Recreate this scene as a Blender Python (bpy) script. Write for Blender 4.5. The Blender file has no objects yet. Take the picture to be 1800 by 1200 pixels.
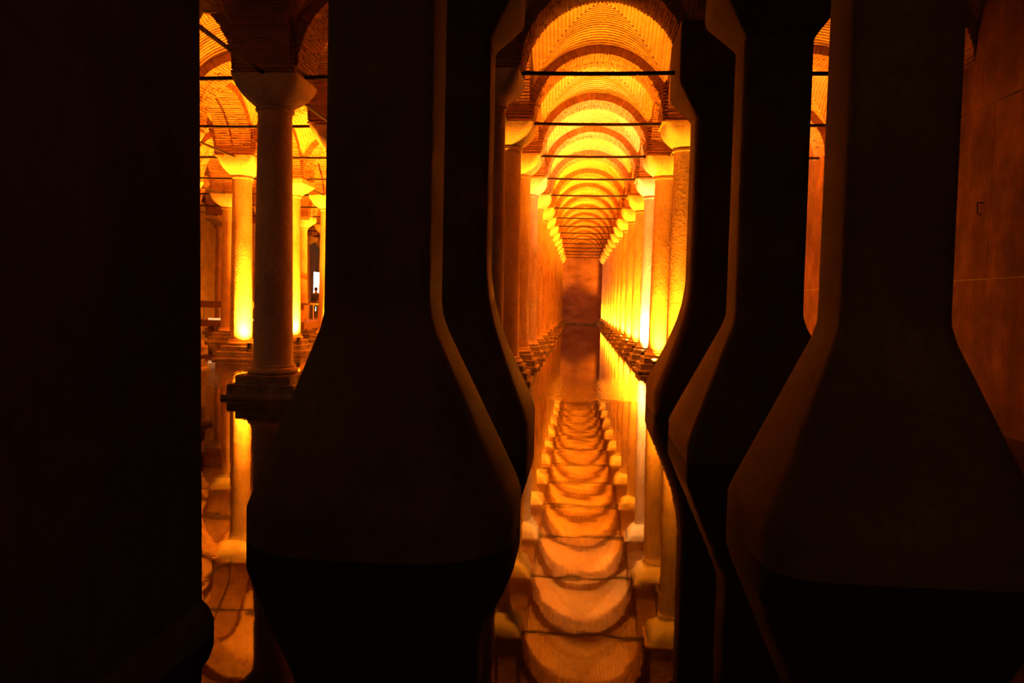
import bpy, bmesh, math, random
from mathutils import Vector, Matrix
random.seed(7)
C = bpy.context.scene.collection
SC = bpy.context.scene
PI = math.pi

# ------------------------------------------------------------------ camera
CAMZ = 2.178
cam = bpy.data.cameras.new('camera'); cam.sensor_width = 36.0; cam.lens = 1406.4/1800*36
cam.clip_start = 0.05; cam.clip_end = 300
co = bpy.data.objects.new('camera', cam); C.objects.link(co)
YAW, PITCH, ROLL = 0.0809, 0.0485, 0.023
co.matrix_world = (Matrix.Translation((0, 0, CAMZ)) @ Matrix.Rotation(YAW, 4, 'Z')
                   @ Matrix.Rotation(PI/2 - PITCH, 4, 'X') @ Matrix.Rotation(ROLL, 4, 'Z'))
SC.camera = co
# ------------------------------------------------------------------ world and exposure
w = bpy.data.worlds.new('world'); SC.world = w; w.use_nodes = True
w.node_tree.nodes['Background'].inputs[0].default_value = (0.9, 0.40, 0.16, 1)
w.node_tree.nodes['Background'].inputs[1].default_value = 0.019
SC.view_settings.view_transform = 'Standard'; SC.view_settings.look = 'None'
SC.view_settings.gamma = 1.0; SC.view_settings.use_curve_mapping = False
SC.view_settings.exposure = 2.9
AMBER = (1.0, 0.24, 0.006)      # sodium-yellow floodlights of the place
PALE = (1.0, 0.40, 0.085)        # the one paler lamp
LP = 1.0                        # overall lamp strength

# ------------------------------------------------------------------ grid of the hall
ROWS = [2.80, -2.01, -6.72, -11.60, -16.28, -21.08]
RDZ = [0.0, 0.0, -0.10, -0.12, -0.12, -0.12]
YI = lambda i: (3.5964 + i)*4.8
ZS = 7.07                       # springing = tie rod level
XR = 7.66                       # right wall
XL = -25.9                      # left wall
YF = 87.0                       # far wall
ARCH_R, VAULT_R, RIB_HW, PIER_HW, VAULT_A = 1.70, 1.92, 0.60, 0.66, 1.82

# ------------------------------------------------------------------ helpers
class MB:
    def __init__(s): s.v = []; s.f = []
    def box(s, x0, x1, y0, y1, z0, z1):
        b = len(s.v)
        s.v += [(x0,y0,z0),(x1,y0,z0),(x1,y1,z0),(x0,y1,z0),(x0,y0,z1),(x1,y0,z1),(x1,y1,z1),(x0,y1,z1)]
        s.f += [tuple(b+i for i in q) for q in ((3,2,1,0),(4,5,6,7),(0,1,5,4),(1,2,6,5),(2,3,7,6),(3,0,4,7))]
        return s
    def cbox(s, x, y, z, hx, hy, hz): return s.box(x-hx, x+hx, y-hy, y+hy, z-hz, z+hz)
    def rings(s, rings, cap0=True, cap1=True):
        b = len(s.v); n = len(rings[0])
        for r in rings: s.v += [tuple(p) for p in r]
        for k in range(len(rings)-1):
            for i in range(n):
                j = (i+1) % n
                s.f.append((b+k*n+i, b+k*n+j, b+(k+1)*n+j, b+(k+1)*n+i))
        if cap0: s.f.append(tuple(b+i for i in reversed(range(n))))
        if cap1: s.f.append(tuple(b+(len(rings)-1)*n+i for i in range(n)))
        return s
    def lathe(s, prof, n=28, cx=0, cy=0, cap0=True, cap1=True):
        return s.rings([[(cx+r*math.cos(2*PI*k/n), cy+r*math.sin(2*PI*k/n), z) for k in range(n)] for z, r in prof], cap0, cap1)
    def rsq(s, prof, seg=6, cx=0, cy=0, cap0=True, cap1=True):
        """loft of rounded squares: (z, half, corner radius)"""
        R = []
        for z, h, rc in prof:
            ring = []
            for q, (sx, sy) in enumerate(((1,1),(-1,1),(-1,-1),(1,-1))):
                for k in range(seg+1):
                    a = q*PI/2 + k*PI/2/seg
                    ring.append((cx+sx*(h-rc)+rc*math.cos(a), cy+sy*(h-rc)+rc*math.sin(a), z))
            R.append(ring)
        return s.rings(R, cap0, cap1)
    def tube(s, p, q, r, n=8, r2=None):
        p, q = Vector(p), Vector(q); d = (q-p).normalized()
        u = d.orthogonal().normalized(); v = d.cross(u)
        r2 = r if r2 is None else r2
        return s.rings([[tuple(c + (u*math.cos(2*PI*k/n)+v*math.sin(2*PI*k/n))*rr) for k in range(n)] for c, rr in ((p, r), (q, r2))])
    def mesh(s, name, smooth=False, angle=0.6):
        m = bpy.data.meshes.new(name); m.from_pydata(s.v, [], s.f); m.update()
        bm = bmesh.new(); bm.from_mesh(m); bmesh.ops.recalc_face_normals(bm, faces=bm.faces); bm.to_mesh(m); bm.free()
        if smooth:
            m.shade_smooth()
            try: m.set_sharp_from_angle(angle=angle)
            except Exception: pass
        return m

def link(name, data, parent=None, mat=None, loc=None):
    o = bpy.data.objects.new(name, data); C.objects.link(o)
    if mat is not None and data is not None:
        if not data.materials: data.materials.append(mat)
    if parent is not None: o.parent = parent
    if loc is not None: o.location = loc
    return o
def obj(name, mb, mat, parent=None, smooth=False, loc=None, angle=0.6):
    return link(name, mb.mesh(name, smooth, angle), parent, mat, loc)
def empty(name, loc=(0,0,0), parent=None):
    o = bpy.data.objects.new(name, None); C.objects.link(o); o.location = loc; o.empty_display_size = 0.2
    if parent is not None: o.parent = parent
    return o
def tag(o, label=None, cat=None, group=None, kind=None):
    if label: o['label'] = label
    if cat: o['category'] = cat
    if group: o['group'] = group
    if kind: o['kind'] = kind
    return o
ORD = ['zeroth','first','second','third','fourth','fifth','sixth','seventh','eighth','ninth','tenth','eleventh','twelfth','thirteenth','fourteenth','fifteenth','sixteenth','seventeenth']

# ------------------------------------------------------------------ materials
def newmat(name):
    m = bpy.data.materials.new(name); m.use_nodes = True
    nt = m.node_tree; b = nt.nodes['Principled BSDF']
    return m, nt, b
def node(nt, t, **kw):
    n = nt.nodes.new(t)
    for k, v in kw.items(): setattr(n, k, v)
    return n
def stone(name, c1, c2, c3, scale=1.2, rough=0.8, bump=0.25, fine=14.0, spec=0.3, vstreak=1.0, island=0.0):
    m, nt, b = newmat(name); L = nt.links.new
    g = node(nt, 'ShaderNodeNewGeometry')
    mp = node(nt, 'ShaderNodeMapping'); mp.inputs['Scale'].default_value = (1, 1, vstreak)
    L(g.outputs['Position'], mp.inputs['Vector'])
    n1 = node(nt, 'ShaderNodeTexNoise'); n1.inputs['Scale'].default_value = scale; n1.inputs['Detail'].default_value = 6; n1.inputs['Roughness'].default_value = 0.65
    n2 = node(nt, 'ShaderNodeTexNoise'); n2.inputs['Scale'].default_value = fine; n2.inputs['Detail'].default_value = 5
    L(mp.outputs[0], n1.inputs['Vector']); L(g.outputs['Position'], n2.inputs['Vector'])
    r = node(nt, 'ShaderNodeValToRGB')
    e = r.color_ramp.elements; e[0].position = 0.32; e[0].color = (*c1, 1); e[1].position = 0.70; e[1].color = (*c3, 1)
    k = e.new(0.5); k.color = (*c2, 1)
    L(n1.outputs['Fac'], r.inputs['Fac'])
    mx = node(nt, 'ShaderNodeMix', data_type='RGBA', blend_type='MULTIPLY'); mx.inputs[0].default_value = 0.5
    r2 = node(nt, 'ShaderNodeValToRGB'); r2.color_ramp.elements[0].position = 0.3; r2.color_ramp.elements[0].color = (0.55,0.55,0.55,1); r2.color_ramp.elements[1].position = 0.65
    L(n2.outputs['Fac'], r2.inputs['Fac']); L(r.outputs[0], mx.inputs[6]); L(r2.outputs[0], mx.inputs[7])
    out = mx.outputs[2]
    if island > 0:
        mi = node(nt, 'ShaderNodeMix', data_type='RGBA', blend_type='MULTIPLY'); mi.inputs[0].default_value = island
        ri = node(nt, 'ShaderNodeValToRGB'); ri.color_ramp.elements[0].color = (0.35,0.3,0.27,1); ri.color_ramp.elements[1].color = (1.0,1.0,1.0,1)
        L(g.outputs['Random Per Island'], ri.inputs['Fac']); L(out, mi.inputs[6]); L(ri.outputs[0], mi.inputs[7]); out = mi.outputs[2]
    L(out, b.inputs['Base Color'])
    b.inputs['Roughness'].default_value = rough; b.inputs['Specular IOR Level'].default_value = spec
    ad = node(nt, 'ShaderNodeMath', operation='ADD'); L(n1.outputs['Fac'], ad.inputs[0]); L(n2.outputs['Fac'], ad.inputs[1])
    bp = node(nt, 'ShaderNodeBump'); bp.inputs['Strength'].default_value = bump; bp.inputs['Distance'].default_value = 0.03
    L(ad.outputs[0], bp.inputs['Height']); L(bp.outputs[0], b.inputs['Normal'])
    return m
def plain(name, col, rough=0.6, metal=0.0, emit=None, estr=0.0):
    m, nt, b = newmat(name)
    b.inputs['Base Color'].default_value = (*col, 1); b.inputs['Roughness'].default_value = rough; b.inputs['Metallic'].default_value = metal
    n = node(nt, 'ShaderNodeTexNoise'); n.inputs['Scale'].default_value = 30
    g = node(nt, 'ShaderNodeNewGeometry'); nt.links.new(g.outputs['Position'], n.inputs['Vector'])
    bp = node(nt, 'ShaderNodeBump'); bp.inputs['Strength'].default_value = 0.1; bp.inputs['Distance'].default_value = 0.01
    nt.links.new(n.outputs['Fac'], bp.inputs['Height']); nt.links.new(bp.outputs[0], b.inputs['Normal'])
    if emit: b.inputs['Emission Color'].default_value = (*emit, 1); b.inputs['Emission Strength'].default_value = estr
    return m
M = {}
M['marble'] = stone('column_marble', (0.46,0.33,0.21), (0.60,0.45,0.31), (0.72,0.57,0.42), scale=1.6, rough=0.62, bump=0.25, vstreak=0.6)
M['capital'] = stone('capital_marble', (0.58,0.46,0.31), (0.70,0.58,0.42), (0.78,0.66,0.50), scale=2.0, rough=0.7, bump=0.15)
M['plinth'] = stone('plinth_stone', (0.16,0.13,0.10), (0.27,0.22,0.17), (0.38,0.32,0.25), scale=2.2, rough=0.75, bump=0.5)
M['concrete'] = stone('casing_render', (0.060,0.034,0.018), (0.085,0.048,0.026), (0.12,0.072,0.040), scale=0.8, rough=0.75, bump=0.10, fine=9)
M['brick'] = stone('vault_brick', (0.40,0.20,0.10), (0.50,0.27,0.14), (0.60,0.36,0.20), scale=1.1, rough=0.85, bump=0.35, fine=11, island=0.55)
M['web'] = stone('vault_web_brick', (0.52,0.31,0.16), (0.62,0.40,0.22), (0.70,0.49,0.29), scale=0.9, rough=0.85, bump=0.45, fine=9)
M['mortar'] = stone('lime_mortar', (0.36,0.25,0.15), (0.46,0.33,0.21), (0.54,0.40,0.27), scale=2.0, rough=0.9, bump=0.5)
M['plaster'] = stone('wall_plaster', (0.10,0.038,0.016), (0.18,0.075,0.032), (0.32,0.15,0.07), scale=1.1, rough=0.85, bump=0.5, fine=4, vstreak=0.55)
M['leftwall'] = stone('left_wall_render', (0.40,0.27,0.19), (0.50,0.36,0.26), (0.58,0.44,0.33), scale=0.8, rough=0.9, bump=0.3, fine=5)
M['farwall'] = stone('far_wall_brick', (0.30,0.15,0.07), (0.46,0.25,0.12), (0.60,0.35,0.18), scale=0.6, rough=0.9, bump=0.5, fine=6, vstreak=2.2)
M['iron'] = plain('tie_iron', (0.035,0.022,0.015), 0.7, 0.2)
M['wood'] = plain('walkway_timber', (0.22,0.12,0.06), 0.7)
M['steel'] = plain('railing_steel', (0.55,0.50,0.45), 0.4, 0.6)
M['lampbody'] = plain('lamp_body', (0.02,0.02,0.02), 0.5, 0.3)
M['lens'] = plain('lamp_lens', (0.8,0.7,0.5), 0.2, 0, AMBER, 3.0)
M['lens_pale'] = plain('lamp_lens_pale', (0.8,0.7,0.5), 0.2, 0, PALE, 3.0)
M['strip'] = plain('deck_light_strip', (0.8,0.7,0.5), 0.3, 0, (1.0,0.5,0.18), 0.14)
M['daylight'] = plain('daylit_opening', (0.8,0.85,0.9), 0.5, 0, (0.72,0.92,1.0), 2.2)
M['skin'] = plain('skin', (0.45,0.28,0.20), 0.5)
M['hair'] = plain('dark_hair', (0.02,0.015,0.01), 0.6)
M['jacket'] = plain('dark_jacket', (0.03,0.03,0.035), 0.8)
M['jeans'] = plain('jeans', (0.05,0.06,0.09), 0.8)

def water_mat():
    m, nt, b = newmat('still_water'); L = nt.links.new
    b.inputs['Base Color'].default_value = (0.010, 0.006, 0.003, 1); b.inputs['Roughness'].default_value = 0.03
    b.inputs['IOR'].default_value = 1.33; b.inputs['Specular IOR Level'].default_value = 0.5
    g = node(nt, 'ShaderNodeNewGeometry')
    n1 = node(nt, 'ShaderNodeTexNoise'); n1.inputs['Scale'].default_value = 1.3; n1.inputs['Detail'].default_value = 2
    n2 = node(nt, 'ShaderNodeTexNoise'); n2.inputs['Scale'].default_value = 9.0; n2.inputs['Detail'].default_value = 2
    L(g.outputs['Position'], n1.inputs['Vector']); L(g.outputs['Position'], n2.inputs['Vector'])
    # a light breeze ruffles one band of the surface
    sep = node(nt, 'ShaderNodeSeparateXYZ'); L(g.outputs['Position'], sep.inputs[0])
    mr = node(nt, 'ShaderNodeMapRange', interpolation_type='SMOOTHSTEP'); L(sep.outputs['Y'], mr.inputs[0])
    mr.inputs[1].default_value = 17.6; mr.inputs[2].default_value = 18.6
    mr2 = node(nt, 'ShaderNodeMapRange', interpolation_type='SMOOTHSTEP'); L(sep.outputs['Y'], mr2.inputs[0])
    mr2.inputs[1].default_value = 25.0; mr2.inputs[2].default_value = 21.5
    mu = node(nt, 'ShaderNodeMath', operation='MULTIPLY'); L(mr.outputs[0], mu.inputs[0]); L(mr2.outputs[0], mu.inputs[1])
    ma = node(nt, 'ShaderNodeMath', operation='MULTIPLY_ADD'); L(mu.outputs[0], ma.inputs[0]); ma.inputs[1].default_value = 3.5; ma.inputs[2].default_value = 0.05
    h2 = node(nt, 'ShaderNodeMath', operation='MULTIPLY'); L(n2.outputs['Fac'], h2.inputs[0]); L(ma.outputs[0], h2.inputs[1])
    ad = node(nt, 'ShaderNodeMath', operation='ADD'); L(n1.outputs['Fac'], ad.inputs[0]); L(h2.outputs[0], ad.inputs[1])
    bp = node(nt, 'ShaderNodeBump'); bp.inputs['Strength'].default_value = 1.0; bp.inputs['Distance'].default_value = 0.0019
    L(ad.outputs[0], bp.inputs['Height']); L(bp.outputs[0], b.inputs['Normal'])
    return m
M['water'] = water_mat()

# ================================================================== SETTING
fl = obj('floor', MB().box(-27, 9, -4, 89, -1.3, -1.1), M['plinth']); tag(fl, kind='structure', label='stone floor of the cistern lying under the dark water')
wt = MB(); wt.v += [(-26,-4,0),(7.7,-4,0),(7.7,88,0),(-26,88,0)]; wt.f.append((0,1,2,3))
wo = obj('water', wt, M['water']); tag(wo, 'still dark water covering the whole floor and mirroring the lit vaults', kind='structure')

# right wall: large plastered blocks with recessed joints, the near ones one by one
wr = obj('wall_right', MB().box(XR+0.008, XR+0.6, -4, 89, -1.2, 10.2), M['mortar']); tag(wr, 'reddish plastered side wall on the far right', kind='structure')
rnd = random.Random(3)
zc = [-0.6, 2.83, 6.1, 9.9]
for r in range(len(zc)-1):
    y = 9.0 + (r % 2)*1.6
    if r == 1: y = 5.78
    while y < 46:
        ln = 5.0 + rnd.uniform(-0.8, 0.8) if r != 1 else 5.0
        p = rnd.uniform(0.0, 0.012)
        b = MB().box(XR-p, XR+0.2, y+0.012, y+ln-0.012, zc[r]+0.012, zc[r+1]-0.012)
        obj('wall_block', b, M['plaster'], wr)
        y += ln
rest = MB()
for r in range(len(zc)-1):
    y = 46.2+(r % 2)*1.6
    while y < 86:
        rest.box(XR-0.01, XR+0.2, y+0.02, y+3.18, zc[r]+0.02, zc[r+1]-0.02); y += 3.2
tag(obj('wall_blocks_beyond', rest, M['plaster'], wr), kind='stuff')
wl = obj('wall_left', MB().box(XL-0.6, XL, 20, 76.9, -1.2, 10.2).box(XL-0.6, XL, 79.9, 89, -1.2, 10.2).box(XL-0.6, XL, 76.9, 79.9, 4.75, 10.2).box(XL-0.6, XL, 76.9, 79.9, -1.2, 0.9), M['leftwall']); tag(wl, 'plain plastered wall far off to the left behind the columns', kind='structure')
d1 = obj('door_1', MB().box(XL-0.55, XL-0.45, 76.9, 79.9, 0.9, 4.75), M['daylight']); tag(d1, 'tall bluish white daylit doorway in the far left wall', kind='structure')
wf = empty('wall_far', (0, YF, 0)); tag(wf, 'dim brick end wall closing the vaulted channel', kind='structure')
obj('wall_face', MB().box(-26.5, 8.2, 0, 0.6, -1.2, 10.2), M['farwall'], wf)
obj('wall_footing', MB().box(-26, XR, -0.45, -0.002, -1.2, 0.16), M['plinth'], wf)

# ------------------------------------------------------------------ ceiling of brick vaults on brick arches
ceil = empty('ceiling', (0, 0, 0)); tag(ceil, 'ceiling of brick groin vaults carried on round brick arches', kind='structure')
def arch_core(hs):
    """mortar body of a half-round arch in the xz plane, radius hs, width along y"""
    m = MB(); n = 40; R = []
    for k in range(n+1):
        a = PI*k/n; c, s = math.cos(a), math.sin(a)
        R.append([(hs*c, -RIB_HW+0.012, ARCH_R*s), ((hs+0.5)*c, -RIB_HW+0.012, (ARCH_R+0.5)*s), ((hs+0.5)*c, RIB_HW-0.012, (ARCH_R+0.5)*s), (hs*c, RIB_HW-0.012, ARCH_R*s)])
    return m.rings(R).mesh('arch')
def arch_bricks(hs, n=66):
    m = MB(); q = random.Random(11)
    cuts = [-RIB_HW, -0.22, 0.16, RIB_HW]
    cuts2 = [-RIB_HW, -0.34, 0.05, 0.4, RIB_HW]
    for k in range(n):
        a0 = PI*(k+0.17)/n; a1 = PI*(k+0.83)/n
        cs = cuts if k % 2 else cuts2
        for j in range(len(cs)-1):
            y0, y1 = cs[j]+(0.008 if j else 0), cs[j+1]-(0.008 if j < len(cs)-2 else 0)
            p = q.uniform(0.008, 0.03); t = 0.22 + q.uniform(-0.012, 0.012)
            b = len(m.v)
            for yy in (y0 - (q.uniform(0, 0.012) if j == 0 else 0), y1):
                for a, rr in ((a0, -p), (a1, -p), (a1, t), (a0, t)):
                    m.v.append(((hs+rr)*math.cos(a), yy, (ARCH_R+rr)*math.sin(a)))
            m.f += [tuple(b+i for i in f) for f in ((0,1,2,3),(7,6,5,4),(0,4,5,1),(1,5,6,2),(2,6,7,3),(3,7,4,0))]
    return m.mesh('arch_brickwork')
def vault_mesh(hu, hv):
    """domical groin vault with pitched brick courses; real course relief"""
    m = MB(); BUL = 0.42; pitch = 0.092
    def z(u, v):
        uu, vv = abs(u)/hu, abs(v)/hv
        t = min(uu, vv)*VAULT_A
        return math.sqrt(max(VAULT_R**2 - t*t, 0)) + BUL*(1-uu*uu)*(1-vv*vv)
    nt = 22
    for side in range(4):
        H = hv if side % 2 == 0 else hu
        nc = int(H/pitch)
        rows = []
        for c in range(nc):
            f0, f1 = c/nc, (c+0.62)/nc
            rows += [(f0, 0.0), (f1, 0.0), (f1+0.04/nc, 0.045), ((c+0.96)/nc, 0.045)]
        rows.append((1.0, 0.0))
        b = len(m.v)
        for f, dz in rows:
            e = 1 - f
            for k in range(nt+1):
                t = -1 + 2*k/nt
                jag = 0.0025*math.sin(k*3.1+f*170)
                if side == 0: u, v = t*e*hu, -e*hv
                elif side == 1: u, v = e*hu, t*e*hv
                elif side == 2: u, v = -t*e*hu, e*hv
                else: u, v = -e*hu, -t*e*hv
                m.v.append((u, v, z(u, v)+dz+jag))
        for r in range(len(rows)-1):
            for k in range(nt):
                i = b + r*(nt+1)+k
                m.f.append((i, i+1, i+nt+2, i+nt+1))
    me = bpy.data.meshes.new('vault'); me.from_pydata(m.v, [], m.f); me.update()
    return me
def pier_core(): return MB().box(-PIER_HW+0.015, PIER_HW-0.015, -PIER_HW+0.015, PIER_HW-0.015, 6.98, ZS+0.95).mesh('brick_pier')
def pier_bricks():
    m = MB(); q = random.Random(5); z = 7.0; k = 0
    while z < ZS+0.9:
        h = 0.048
        off = 0.17*(k % 2)
        for ax in (0, 1):
            for s in (-1, 1):
                x = -PIER_HW
                first = True
                while x < PIER_HW-0.02:
                    x1 = min(PIER_HW, x + (0.33 if not (first and k % 2) else 0.17)); first = False
                    p = q.uniform(0, 0.014)
                    if ax == 0: m.box(x+0.006, x1-0.006, s*PIER_HW-0.05 - (p if s < 0 else -0.05+0.05), s*PIER_HW+0.05*(0 if s > 0 else 1)+(p if s > 0 else 0), z, z+h)
                    else: m.box(s*PIER_HW-0.05-(p if s < 0 else 0), s*PIER_HW+0.05*(0 if s > 0 else 1)+(p if s > 0 else 0), x+0.006, x1-0.006, z, z+h)
                    x = x1
        z += 0.086; k += 1
    return m.mesh('pier_brickwork')
MC = {}
def cached(key, fn):
    if key not in MC: MC[key] = fn()
    return MC[key]
def add_arch(loc, hs, rot):
    a = link('arch', cached(('ac', round(hs,2)), lambda: arch_core(hs)), ceil, M['mortar'], loc); a.rotation_euler.z = rot
    b = link('arch_brickwork', cached(('ab', round(hs,2)), lambda: arch_bricks(hs)), a, M['brick']); b['kind'] = 'stuff'
def add_pier(x, y, dz):
    p = link('brick_pier', cached('pc', pier_core), ceil, M['mortar'], (x, y, dz))
    b = link('pier_brickwork', cached('pb', pier_bricks), p, M['brick']); b['kind'] = 'stuff'

EDGES = [XR+0.70] + ROWS + [XL-0.70]
EDZ = [0.0] + RDZ + [-0.12]
I0, I1 = -2, 14
def in_view(x, y):        # rough wedge that the hall's open sight lines can reach
    return y > 5 and x > -0.62*y - 6
for a in range(len(EDGES)-1):
    xr, xl = EDGES[a], EDGES[a+1]
    cx = (xr+xl)/2; W = xr-xl; dz = (EDZ[a]+EDZ[a+1])/2
    hs = W/2-0.70
    for i in range(I0, I1+1):
        y = YI(i)
        if not in_view(xr, y+4.8): continue
        add_arch((cx, y, ZS+dz), hs, 0.0)                                    # across the aisle
        yb = y+4.8 if i < I1 else YF+0.3
        cyv = (y+yb)/2
        v = link('vault', cached(('v', round(W,1), round(yb-y,1)), lambda: vault_mesh(W/2-0.58, (yb-y)/2-0.58)), ceil, M['web'], (cx, cyv, ZS+dz))
for r, x in enumerate(ROWS):
    for i in range(I0, I1+1):
        y = YI(i)
        if not in_view(x+2, y+4.8): continue
        add_pier(x, y, RDZ[r])
        hs = 1.70 if i < I1 else (YF+0.3-y)/2-0.70
        if hs > 0.3: add_arch((x, y+hs+0.70, ZS+RDZ[r]), hs, PI/2)           # along the row

# ================================================================== ENCASED PILLARS
def pillar(x, y, label, foot, rc_foot=0.35, fx=0.0, top=7.85, hh=0.90):
    t = empty('encased_pillar', (x, y, 0)); tag(t, label, 'pillar', 'flared pillars nearest the viewer')
    m = MB().rsq([(z, h, 0.20+(rc_foot-0.20)*(h-foot[-1][1])/(foot[0][1]-foot[-1][1])) for z, h in foot], 8)
    zt, ht = foot[-1]
    m.v = [(vx + fx*max(0, min(1, (zt-vz)/(zt-0.4))), vy, vz) for vx, vy, vz in m.v]
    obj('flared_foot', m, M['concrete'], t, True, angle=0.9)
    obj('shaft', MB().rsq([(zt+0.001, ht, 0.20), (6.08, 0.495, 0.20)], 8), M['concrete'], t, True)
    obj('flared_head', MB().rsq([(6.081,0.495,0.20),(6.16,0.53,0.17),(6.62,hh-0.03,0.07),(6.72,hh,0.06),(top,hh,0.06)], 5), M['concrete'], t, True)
    return t
SHARP = [(-1.1,1.24),(0.28,1.24),(0.42,1.19),(1.90,0.55),(2.06,0.505),(2.2,0.50)]
SOFT = [(-1.1,1.22),(0.42,1.22),(0.62,1.16),(1.0,0.99),(1.45,0.80),(1.9,0.64),(2.25,0.555),(2.6,0.51),(2.75,0.50)]
pillar(-1.865, YI(-2), 'large dark pillar with wide flared foot left of the bright channel', SHARP, rc_foot=0.85, fx=0.10)
pillar(-1.89, YI(-1), 'dark flared pillar half hidden behind the large left pillar', SOFT, rc_foot=0.3)
pillar(2.80, YI(-2), 'nearest and widest dark flared pillar on the right beside the reddish wall', SHARP, rc_foot=0.5).scale = (0.96, 0.96, 1)
pillar(2.82, YI(-1), 'middle of the three right pillars, with orange lit left edge and foot corner', SHARP, rc_foot=0.12)
pillar(2.80, YI(0), 'farthest flared pillar on the right, its flared head at the first tie rod', SOFT, rc_foot=0.3)
# plain wall-like pier at the far left edge
pt = empty('stone_pier', (-3.55, 3.73, 0)); tag(pt, 'broad black unlit pier filling the left edge of the view', 'pier')
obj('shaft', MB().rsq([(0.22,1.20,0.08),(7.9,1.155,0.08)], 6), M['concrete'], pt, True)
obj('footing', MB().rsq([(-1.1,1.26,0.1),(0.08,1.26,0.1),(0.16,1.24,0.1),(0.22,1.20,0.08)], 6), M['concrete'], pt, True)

# ================================================================== COLUMNS
def col_meshes():
    d = {}
    d['slab'] = MB().rsq([(-1.1,0.80,0.03),(0.06,0.80,0.03),(0.09,0.78,0.03)], 2).mesh('footing_slab')
    d['plinth'] = MB().rsq([(0.09,0.70,0.02),(0.28,0.70,0.02),(0.30,0.68,0.02)], 2).mesh('plinth')
    d['die'] = MB().rsq([(0.30,0.58,0.03),(0.46,0.58,0.03),(0.49,0.55,0.03)], 2).mesh('upper_plinth')
    d['torus'] = MB().lathe([(0.49,0.46),(0.51,0.50),(0.56,0.52),(0.61,0.50),(0.64,0.46),(0.68,0.455),(0.70,0.43)], 32).mesh('base_ring', True)
    d['lower'] = MB().lathe([(0.70,0.425),(0.80,0.405),(1.5,0.398),(2.262,0.39),(2.269,0.382)], 32).mesh('lower_drum', True)
    d['upper'] = MB().lathe([(2.271,0.382),(2.278,0.39),(3.5,0.378),(5.0,0.36),(6.22,0.345),(6.30,0.355)], 32).mesh('upper_drum', True)
    d['collar'] = MB().lathe([(6.30,0.36),(6.31,0.385),(6.35,0.395),(6.39,0.385),(6.40,0.36)], 32).mesh('collar', True)
    d['bowl'] = MB().rsq([(6.40,0.37,0.36),(6.46,0.44,0.40),(6.55,0.53,0.40),(6.66,0.61,0.36),(6.78,0.66,0.28),(6.88,0.68,0.2),(6.98,0.69,0.12)], 8).mesh('capital', True)
    d['block'] = MB().rsq([(6.40,0.38,0.30),(6.46,0.42,0.22),(6.74,0.70,0.06),(6.80,0.73,0.04),(6.98,0.73,0.04)], 4).mesh('capital', True, 0.4)
    for k in ('slab','plinth','die'): d[k].materials.append(M['plinth'])
    for k in ('torus','lower','upper','collar'): d[k].materials.append(M['marble'])
    for k in ('bowl','block'): d[k].materials.append(M['capital'])
    return d
CM = col_meshes()
ROWNAME = ['right channel row', 'left channel row', 'second row left of channel', 'third row left of channel', 'fourth row left of channel', 'fifth row left of channel']
def column(x, y, dz, cap, label, group, rz=0.0):
    t = empty('stone_column', (x, y, 0)); tag(t, label, 'column', group); t.rotation_euler.z = rz
    for k, nm in (('slab','footing_slab'),('plinth','plinth'),('die','upper_plinth'),('torus','base_ring'),('lower','shaft_drum'),('upper','shaft_drum'),('collar','collar'),(cap,'capital')):
        o = link(nm, CM[k], t)
        if k in ('upper','collar',cap): o.location.z = dz
    return t
SKIP = set()
COLS = []
for r, x in enumerate(ROWS):
    first = {0: 1, 1: 0, 2: -1, 3: 1, 4: 3, 5: 6}[r]
    last = {0: 14, 1: 14, 2: 8, 3: 7, 4: 9, 5: 10}[r]
    n = 0
    for i in range(first, last+1):
        n += 1
        if (r, i) in SKIP: continue
        cap = 'block' if (r, i) in {(3,3),(3,6),(4,6),(5,9),(5,6)} else 'bowl'
        lit = 'unlit brown stone column' if i <= 0 else 'amber lit bowl-capital column' if cap == 'bowl' else 'amber lit angular-capital column'
        lab = '%s, %s from the front in the %s' % (lit, ORD[n], ROWNAME[r])
        if (r, i) == (0, 3): lab = 'paler whitish lit column, third from the front in the right channel row'
        t = column(x + (-0.25 if (r, i) == (2, -1) else 0.0), YI(i), RDZ[r], cap, lab, 'columns in the '+ROWNAME[r])
        jt = random.Random(r*37+i)
        k = jt.uniform(0.92, 1.08); t.scale = (k, k, 1); t.rotation_euler.z = jt.uniform(-0.05, 0.05)
        COLS.append((r, i))

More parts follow.
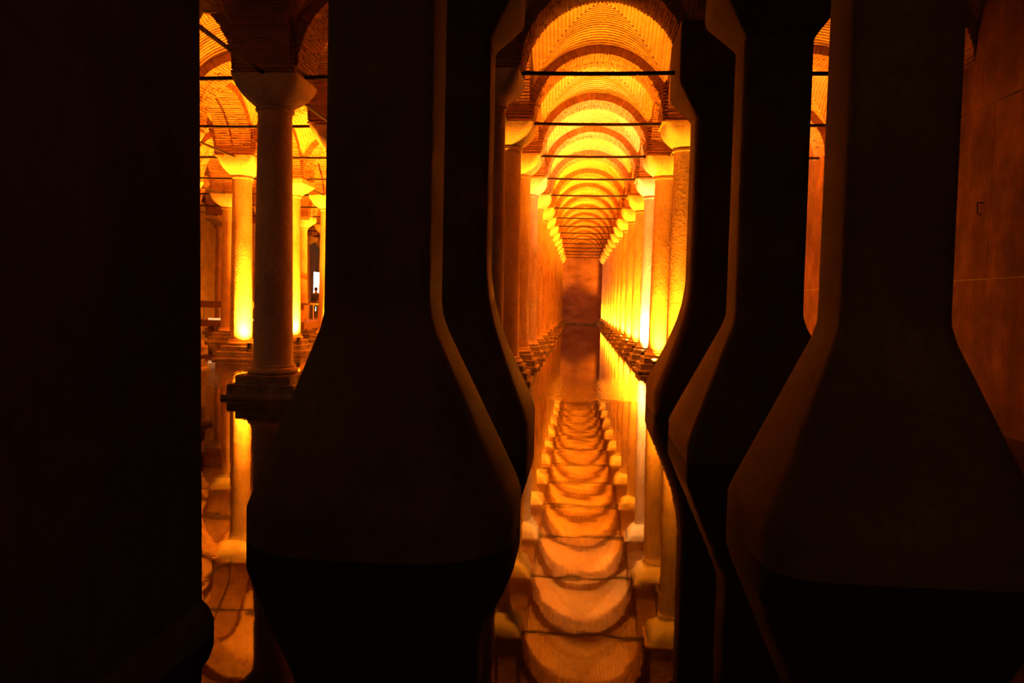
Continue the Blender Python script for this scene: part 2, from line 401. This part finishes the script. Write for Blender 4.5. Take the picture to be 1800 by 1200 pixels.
# ================================================================== TIE RODS
def rod(p, q, label, group, hw=0.036):
    L = (Vector(q)-Vector(p)).length
    m = MB(); n = 6
    R = []
    for k in range(n+1):
        s = k/n; sag = -0.02*4*s*(1-s)
        R.append([(s*L, -hw, sag-hw), (s*L, hw, sag-hw), (s*L, hw, sag+hw), (s*L, -hw, sag+hw)])
    m.rings(R)
    o = obj('tie_rod', m, M['iron']); o.location = p
    d = Vector(q)-Vector(p); o.rotation_euler = (0, -math.atan2(d.z, math.hypot(d.x, d.y)), math.atan2(d.y, d.x))
    tag(o, label, 'tie rod', group)
AIS = ['aisle against the right wall', 'central channel', 'first aisle left of channel', 'second aisle left of channel', 'third aisle left of channel', 'fourth aisle left of channel', 'aisle against the left wall']
for a in range(0, 6):
    xr, xl = EDGES[a], EDGES[a+1]
    zr, zl = EDZ[a]+ZS, EDZ[a+1]+ZS
    n = 0
    for i in range({0:0,1:0,2:0,3:0,4:2,5:4}[a], {0:2,1:14,2:1,3:3,4:6,5:9}[a]+1):
        n += 1
        x0 = xl+0.55; x1 = xr-0.55 if a else XR+0.02
        off = 0.0
        if (0, i) and a == 0 and i == 0: x0 = ROWS[0]+0.9
        if a == 1 and i == 0: x1 = xr-0.9
        rod((x0, YI(i), zl), (x1, YI(i), zr), 'dark iron tie rod across %s, %s from front' % (AIS[a], ORD[n]), 'tie rods across the '+AIS[a])
for r in range(0, 6):
    n = 0
    for i in range({0:1,1:0,2:-1,3:1,4:3,5:5}[r], {0:2,1:0,2:0,3:3,4:6,5:5}[r]+1):
        n += 1
        rod((ROWS[r], YI(i)+0.6, ZS+RDZ[r]-0.09), (ROWS[r], YI(i+1)-0.6, ZS+RDZ[r]-0.09), 'iron tie rod lengthwise along the %s, %s from front' % (ROWNAME[r], ORD[n]), 'lengthwise tie rods of the '+ROWNAME[r], 0.03)

# ================================================================== FLOODLIGHTS
def lamp_meshes():
    d = {}
    d['body'] = MB().lathe([(-0.11,0.04),(-0.10,0.055),(0.0,0.06),(0.05,0.07),(0.075,0.07)], 16, cap1=False).mesh('housing', True)
    d['lens'] = MB().lathe([(0.045,0.06),(0.05,0.04),(0.052,0.001)], 16, cap0=False).mesh('lens', True)
    m = MB(); m.box(-0.09,-0.078,-0.018,0.018,-0.2,0.02).box(0.078,0.09,-0.018,0.018,-0.2,0.02).box(-0.09,0.09,-0.03,0.03,-0.215,-0.2)
    d['yoke'] = m.mesh('yoke')
    d['body'].materials.append(M['lampbody']); d['yoke'].materials.append(M['lampbody'])
    return d
LM = lamp_meshes()
LMP = LM['lens'].copy(); LM['lens'].materials.append(M['lens']); LMP.materials.append(M['lens_pale'])
SPOT = {}
def flood(x, y, z, aim, power, label, group, pale=False, cone=75, blend=1.0):
    t = empty('floodlight', (x, y, z)); tag(t, label, 'floodlight', group)
    d = (Vector(aim)-Vector((x, y, z))).normalized()
    link('yoke', LM['yoke'], t)
    rot = d.to_track_quat('Z', 'Y').to_euler()
    b = link('housing', LM['body'], t); b.rotation_euler = rot
    link('lens', LMP if pale else LM['lens'], b)
    key = (round(power), pale, cone)
    if key not in SPOT:
        l = bpy.data.lights.new('flood_beam', 'SPOT'); l.energy = power*LP; l.color = PALE if pale else AMBER
        l.spot_size = math.radians(cone); l.spot_blend = blend; l.shadow_soft_size = 0.05
        SPOT[key] = l
    s = bpy.data.objects.new('flood_beam', SPOT[key]); C.objects.link(s); s.parent = t
    s.location = d*0.08; s.rotation_euler = (-d).to_track_quat('Z', 'Y').to_euler()
    return t
def col_flood(r, i, n, dx, dy, power, side, pale=False, cone=80, tx=0.0, ty=0.0, ztop=7.0):
    x, y = ROWS[r], YI(i)
    flood(x+dx, y+dy, 0.30 if max(abs(dx), abs(dy)) > 0.62 else 0.52, (x+dx*0.55+tx, y+dy*0.55+ty, ztop), power,
          'floodlight %s %s column, %s' % (side, ORD[n], ROWNAME[r]), 'floodlights of the '+ROWNAME[r], pale, cone)
P = 2100
FAR = lambda i: 1.0 if i < 9 else 0.7 if i < 12 else 0.5
lj = random.Random(21)
for i in range(1, 15):
    col_flood(0, i, i, -0.28, -0.70, P*(1.0 if i == 3 else 0.62 if i == 1 else 0.75 if i == 2 else FAR(i)*lj.uniform(0.8, 1.2)), 'in front of', pale=(i == 3), cone=62 if i == 1 else 104)
    col_flood(1, i, i+1, -0.70, -0.25, P*(0.5 if i == 1 else 0.7 if i == 2 else FAR(i)*lj.uniform(0.8, 1.2)), 'left of', cone=70 if i == 1 else 90)
for i in range(1, 9): col_flood(2, i, i+2, -0.30, 0.66, P*0.8, 'behind')
for i in range(2, 8): col_flood(3, i, i, 0.54, -0.58, P*1.2, 'in front of', cone=140, tx=-0.25, ty=0.25)
for i in range(3, 10): col_flood(4, i, i-2, 0.42, 0.64, P*0.5, 'behind')
for i in range(2, 7): col_flood(0, i, i, 0.66, 0.30, P*0.6, 'added on the wall side of', tx=0.6)  # extra floodlights added to light the right wall behind the columns
flood(-23.8, 47.5, 0.25, (-25.9, 56.0, 3.6), 420, 'added amber floodlight that brightens the far left wall behind the walkway', 'added wall-brightening floodlights', False, 85)  # added lamp, put in to brighten the far left wall

# ================================================================== VISITORS' WALKWAY far left
wk = empty('walkway', (-14, 38, 0)); tag(wk, 'raised timber visitor walkway with railing among the far left columns', 'walkway')
def W_(mb): mb.v = [(x+14, y-38, z) for x, y, z in mb.v]; return mb
obj('deck', W_(MB().box(-25, -13.2, 37.7, 39.2, 0.92, 1.0)), M['wood'], wk)
obj('deck', W_(MB().box(-14.7, -13.2, 39.2, 72, 0.92, 1.0)), M['wood'], wk)
obj('edge_beam', W_(MB().box(-25, -13.2, 37.62, 37.7, 0.68, 1.0)), M['wood'], wk)
obj('edge_beam', W_(MB().box(-13.2, -13.12, 37.62, 72, 0.68, 1.0)), M['wood'], wk)
for k in range(6): obj('support', W_(MB().cbox(-24.2+k*2.1, 37.9, -0.2, 0.09, 0.09, 0.9)), M['wood'], wk)
for k in range(10): obj('support', W_(MB().cbox(-13.4, 41+k*3.2, -0.2, 0.09, 0.09, 0.9)), M['wood'], wk)
for k in range(15): obj('railing_post', W_(MB().cbox(-24.6+k*0.8, 37.78, 1.43, 0.025, 0.025, 0.44)), M['steel'], wk)
for k in range(40): obj('railing_post', W_(MB().cbox(-13.28, 38.6+k*0.8, 1.43, 0.025, 0.025, 0.44)), M['steel'], wk)
obj('handrail', W_(MB().box(-25, -13.2, 37.72, 37.84, 1.6, 1.92)), M['wood'], wk)
obj('handrail', W_(MB().box(-13.34, -13.22, 38.2, 72, 1.82, 1.92)), M['wood'], wk)
for k in range(7):
    o = obj('deck_light', W_(MB().box(-24.3+k*1.6, -23.2+k*1.6, 37.60, 37.64, 1.0, 1.1)), M['strip'], wk)

# ================================================================== PERSON on the walkway
def skin_body(name, joints, edges, radii, mat, parent):
    me = bpy.data.meshes.new(name); me.from_pydata(joints, edges, []); me.update()
    o = link(name, me, parent, mat)
    sk = o.modifiers.new('skin', 'SKIN'); o.modifiers.new('sub', 'SUBSURF').levels = 1
    o.modifiers['sub'].render_levels = 2
    for v, r in zip(me.skin_vertices[0].data, radii): v.radius = (r, r)
    me.skin_vertices[0].data[0].use_root = True
    sk.use_smooth_shade = True
    return o
pe = empty('person', (-14.35, 43.0, 1.0)); tag(pe, 'person in dark jacket standing on the far left walkway by the bright doorway', 'person')
J = [(0,0,0.95),(0,0,1.15),(0,0,1.38),(0,0,1.48),(0,-0.01,1.60),(0,-0.01,1.72),
     (0.17,0,1.40),(0.23,0.02,1.12),(0.22,-0.10,0.90),(0.215,-0.14,0.82),(-0.17,0,1.40),(-0.23,0.02,1.12),(-0.21,-0.12,0.91),(-0.205,-0.16,0.83),
     (0.09,0,0.90),(0.10,-0.02,0.50),(0.10,0.02,0.08),(0.11,-0.14,0.03),(-0.09,0,0.90),(-0.10,-0.02,0.50),(-0.11,0.02,0.08),(-0.12,-0.14,0.03)]
ED = [(0,1),(1,2),(2,3),(3,4),(4,5),(2,6),(6,7),(7,8),(8,9),(2,10),(10,11),(11,12),(12,13),(0,14),(14,15),(15,16),(16,17),(0,18),(18,19),(19,20),(20,21)]
RA = [.15,.14,.16,.055,.09,.07,.07,.05,.036,.03,.07,.05,.036,.03,.09,.065,.045,.035,.09,.065,.045,.035]
skin_body('body', J, ED, RA, M['skin'], pe)
skin_body('jacket', [(0,0,0.92),(0,0,1.15),(0,0,1.40),(0.17,0,1.41),(0.232,0.02,1.12),(0.222,-0.09,0.92),(-0.17,0,1.41),(-0.232,0.02,1.12),(-0.212,-0.11,0.93)],
          [(0,1),(1,2),(2,3),(3,4),(4,5),(2,6),(6,7),(7,8)], [.175,.165,.18,.09,.07,.055,.09,.07,.055], M['jacket'], pe)
skin_body('trousers', [(0,0,0.93),(0.09,0,0.88),(0.10,-0.02,0.5),(0.10,0.02,0.1),(-0.09,0,0.88),(-0.10,-0.02,0.5),(-0.11,0.02,0.1)],
          [(0,1),(1,2),(2,3),(0,4),(4,5),(5,6)], [.16,.105,.08,.065,.105,.08,.065], M['jeans'], pe)
hb = MB().lathe([(1.60,0.095),(1.66,0.112),(1.72,0.105),(1.77,0.07),(1.79,0.01)], 14, 0, 0.015)
obj('hair', hb, M['hair'], pe, True)

# ================================================================== SMALL DETAILS
hk = MB().tube((0.05,0,0),(-0.12,0,0.0),0.012).tube((-0.12,0,0.0),(-0.12,-0.02,-0.20),0.012).tube((-0.12,-0.02,-0.20),(-0.05,-0.02,-0.24),0.012)
ho = obj('wall_hook', hk, M['iron'], loc=(XR-0.02, 16.0, 4.28)); tag(ho, 'small bent iron hook on the reddish right wall', 'hook')
